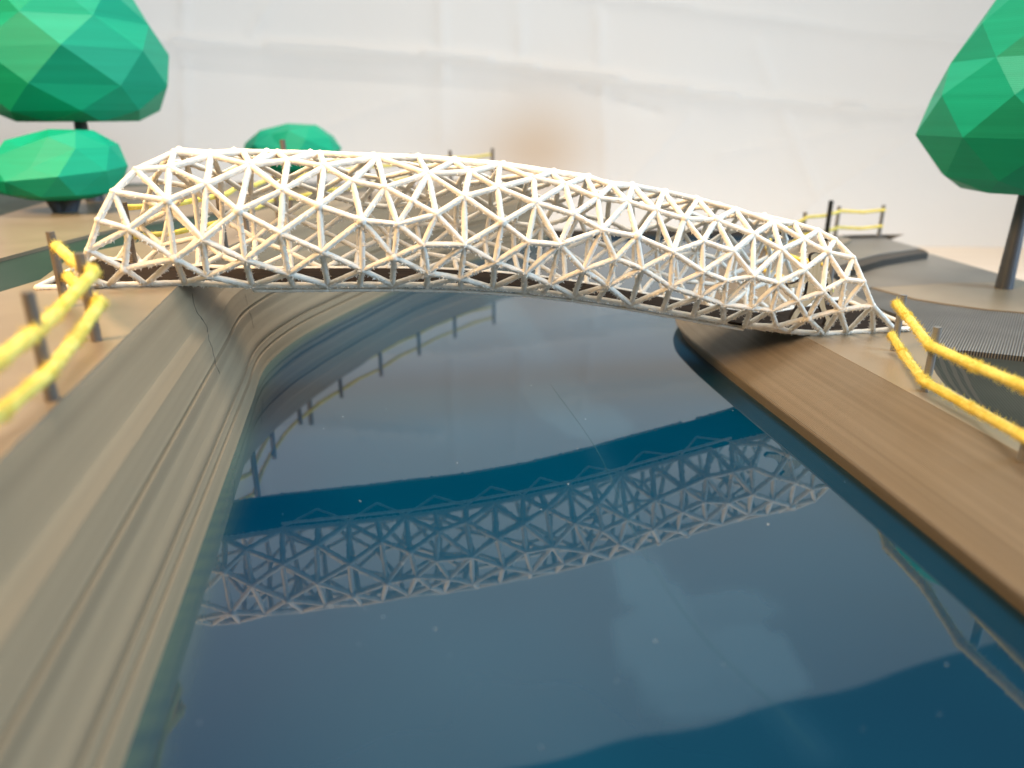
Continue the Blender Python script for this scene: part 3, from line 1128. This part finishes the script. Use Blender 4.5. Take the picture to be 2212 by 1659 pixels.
def fence(name_label, posts, hts, mat, upper, lower, rr, pr=.0145, hairs=300, group="rope fences"):
    f = empty("rope_fence", (posts[0][0], posts[0][1], posts[0][2]), name_label, "fence", group)
    for (x, y, z), h in zip(posts, hts):
        V, F = post_geo(x, y, z, h, pr)
        o = recalc(obj("post", V, F, mat, f, smooth=False))
    for pts in (upper, lower):
        V, F, C = yarn_geo(pts, rr, rng)
        o = obj("yarn", V, F, M['yarn'], f, smooth=True)
        hv, hf = hair_geo(C, rr, rng, hairs, .017)
        obj("yarn_fuzz", hv, hf, M['yarn'], o, kind="stuff")
    return f


def yarn_path(posts, h, side, sag=.012, r=.02):
    """past every post on one side, slack in between"""
    out = []
    for i, (x, y, z) in enumerate(posts):
        a, b_ = posts[max(0, i - 1)], posts[min(len(posts) - 1, i + 1)]
        t = np.array([b_[0] - a[0], b_[1] - a[1]])
        t /= np.linalg.norm(t)
        nrm = np.array([t[1], -t[0]]) * side
        out.append((x + nrm[0] * r, y + nrm[1] * r, z + h))
        if i < len(posts) - 1:
            n_ = posts[i + 1]
            out.append(((x + n_[0]) / 2 + nrm[0] * r, (y + n_[1]) / 2 + nrm[1] * r, (z + n_[2]) / 2 + h - sag))
    return out


g = ZR + .0015
# right bank, in front of the bridge end
Pq = [px(1930, 757, g), px(1997, 845, g), px(2210, 988, g), (1.27, 1.15, g)]
P1, P2, P3, P4 = Pq
up = [pxy(1936, 655, P1[1] - .03), pxy(1960, 684, P1[1] - .13), pxy(2008, 746, P2[1] - .03), pxy(2105, 790, (P2[1] + P3[1]) / 2), pxy(2220, 838, P3[1] - .0), (P4[0], P4[1], g + .14)]
lo = [pxy(1925, 722, P1[1] - .03), pxy(1950, 762, P1[1] - .12), pxy(1996, 823, P2[1] - .03), pxy(2100, 882, (P2[1] + P3[1]) / 2), pxy(2215, 945, P3[1] - .03), (P4[0] - .02, P4[1], g + .06)]
fence("grey posts strung with two yellow yarns on the right bank in front of the bridge", Pq, [.205, .205, .2, .2], M['post_grey'], up, lo, .0135, .0125, 3000)
# left bank, in front of the bridge end
g = ZL + .0015
A, B, C_, D = (-1.285, 2.08, g), px(209, 736, g), px(113, 864, g), (-.80, .98, g)
up = [pxy(122, 531, A[1] - .02), pxy(160, 566, (A[1] + B[1]) / 2), pxy(203, 588, B[1] - .03), pxy(120, 678, (B[1] + C_[1]) / 2 - .02), pxy(70, 722, C_[1] - .03), pxy(-10, 784, (C_[1] + D[1]) / 2), (D[0], D[1], g + .15)]
lo = [pxy(146, 596, A[1] - .02), pxy(180, 632, (A[1] + B[1]) / 2), pxy(217, 654, B[1] - .03), pxy(165, 730, (B[1] + C_[1]) / 2 - .02), pxy(105, 805, C_[1] - .03), pxy(0, 893, (C_[1] + D[1]) / 2), (D[0] - .02, D[1], g + .07)]
fence("brown posts strung with two yellow yarns on the left bank in front of the bridge", [A, B, C_, D], [.215, .215, .215, .215], M['post'], up, lo, .0140, .0125, 1500)
# left bank behind the bridge, following the bend
fp = [(-1.385, 2.70, g), (-1.19, 3.08, g), (-1.24, 3.5, g), (-1.225, 3.95, g), (-1.09, 4.42, g), (-.91, 4.86, g), (-.701, 5.342, g), (-.464, 5.806, g), (-.157, 6.224, g)]
fence("brown posts with yellow yarns along the curved left bank behind the bridge", fp, [.225] * 4 + [.24, .25, .256, .258, .257], M['post'], yarn_path(fp, .205, -1), yarn_path(fp, .10, -1), .0105, .0135, 250)
g = ZR + .0075
fp = [(1.40, 3.22, ZR), (1.25, 3.7, ZR), (1.44, 4.2, ZR), (1.87, 4.81, g), (2.22, 5.13, g), (2.55, 5.19, g)]
fence("grey posts with yellow yarns along the right bank behind the bridge", fp, [.205] * 6, M['post_grey'], yarn_path(fp, .175, 1), yarn_path(fp, .065, 1), .010, .0135, 200)

# two taller single poles
tp = empty("tall_pole", (-1.26, 4.3, ZL), "tall brown pole on the left bank, its tip level with the far bush", "pole", "tall poles")
V, F = cone((-1.26, 4.3, ZL - .01), (-1.27, 4.31, pxy(627, 302, 4.3)[2]), .018, .015, 10)
recalc(obj("shaft", V, F, M['post'], tp))
q = pxy(1786, 500, 4.95)
tp = empty("tall_pole", (q[0], 4.95, ZR), "tall black pole beside the rope fence behind the bridge's right end", "pole", "tall poles")
V, F = cone((q[0], 4.95, ZR - .03), (q[0], 4.95, pxy(1788, 433, 4.95)[2]), .0165, .0155, 10)
recalc(obj("shaft", V, F, M['black'], tp))
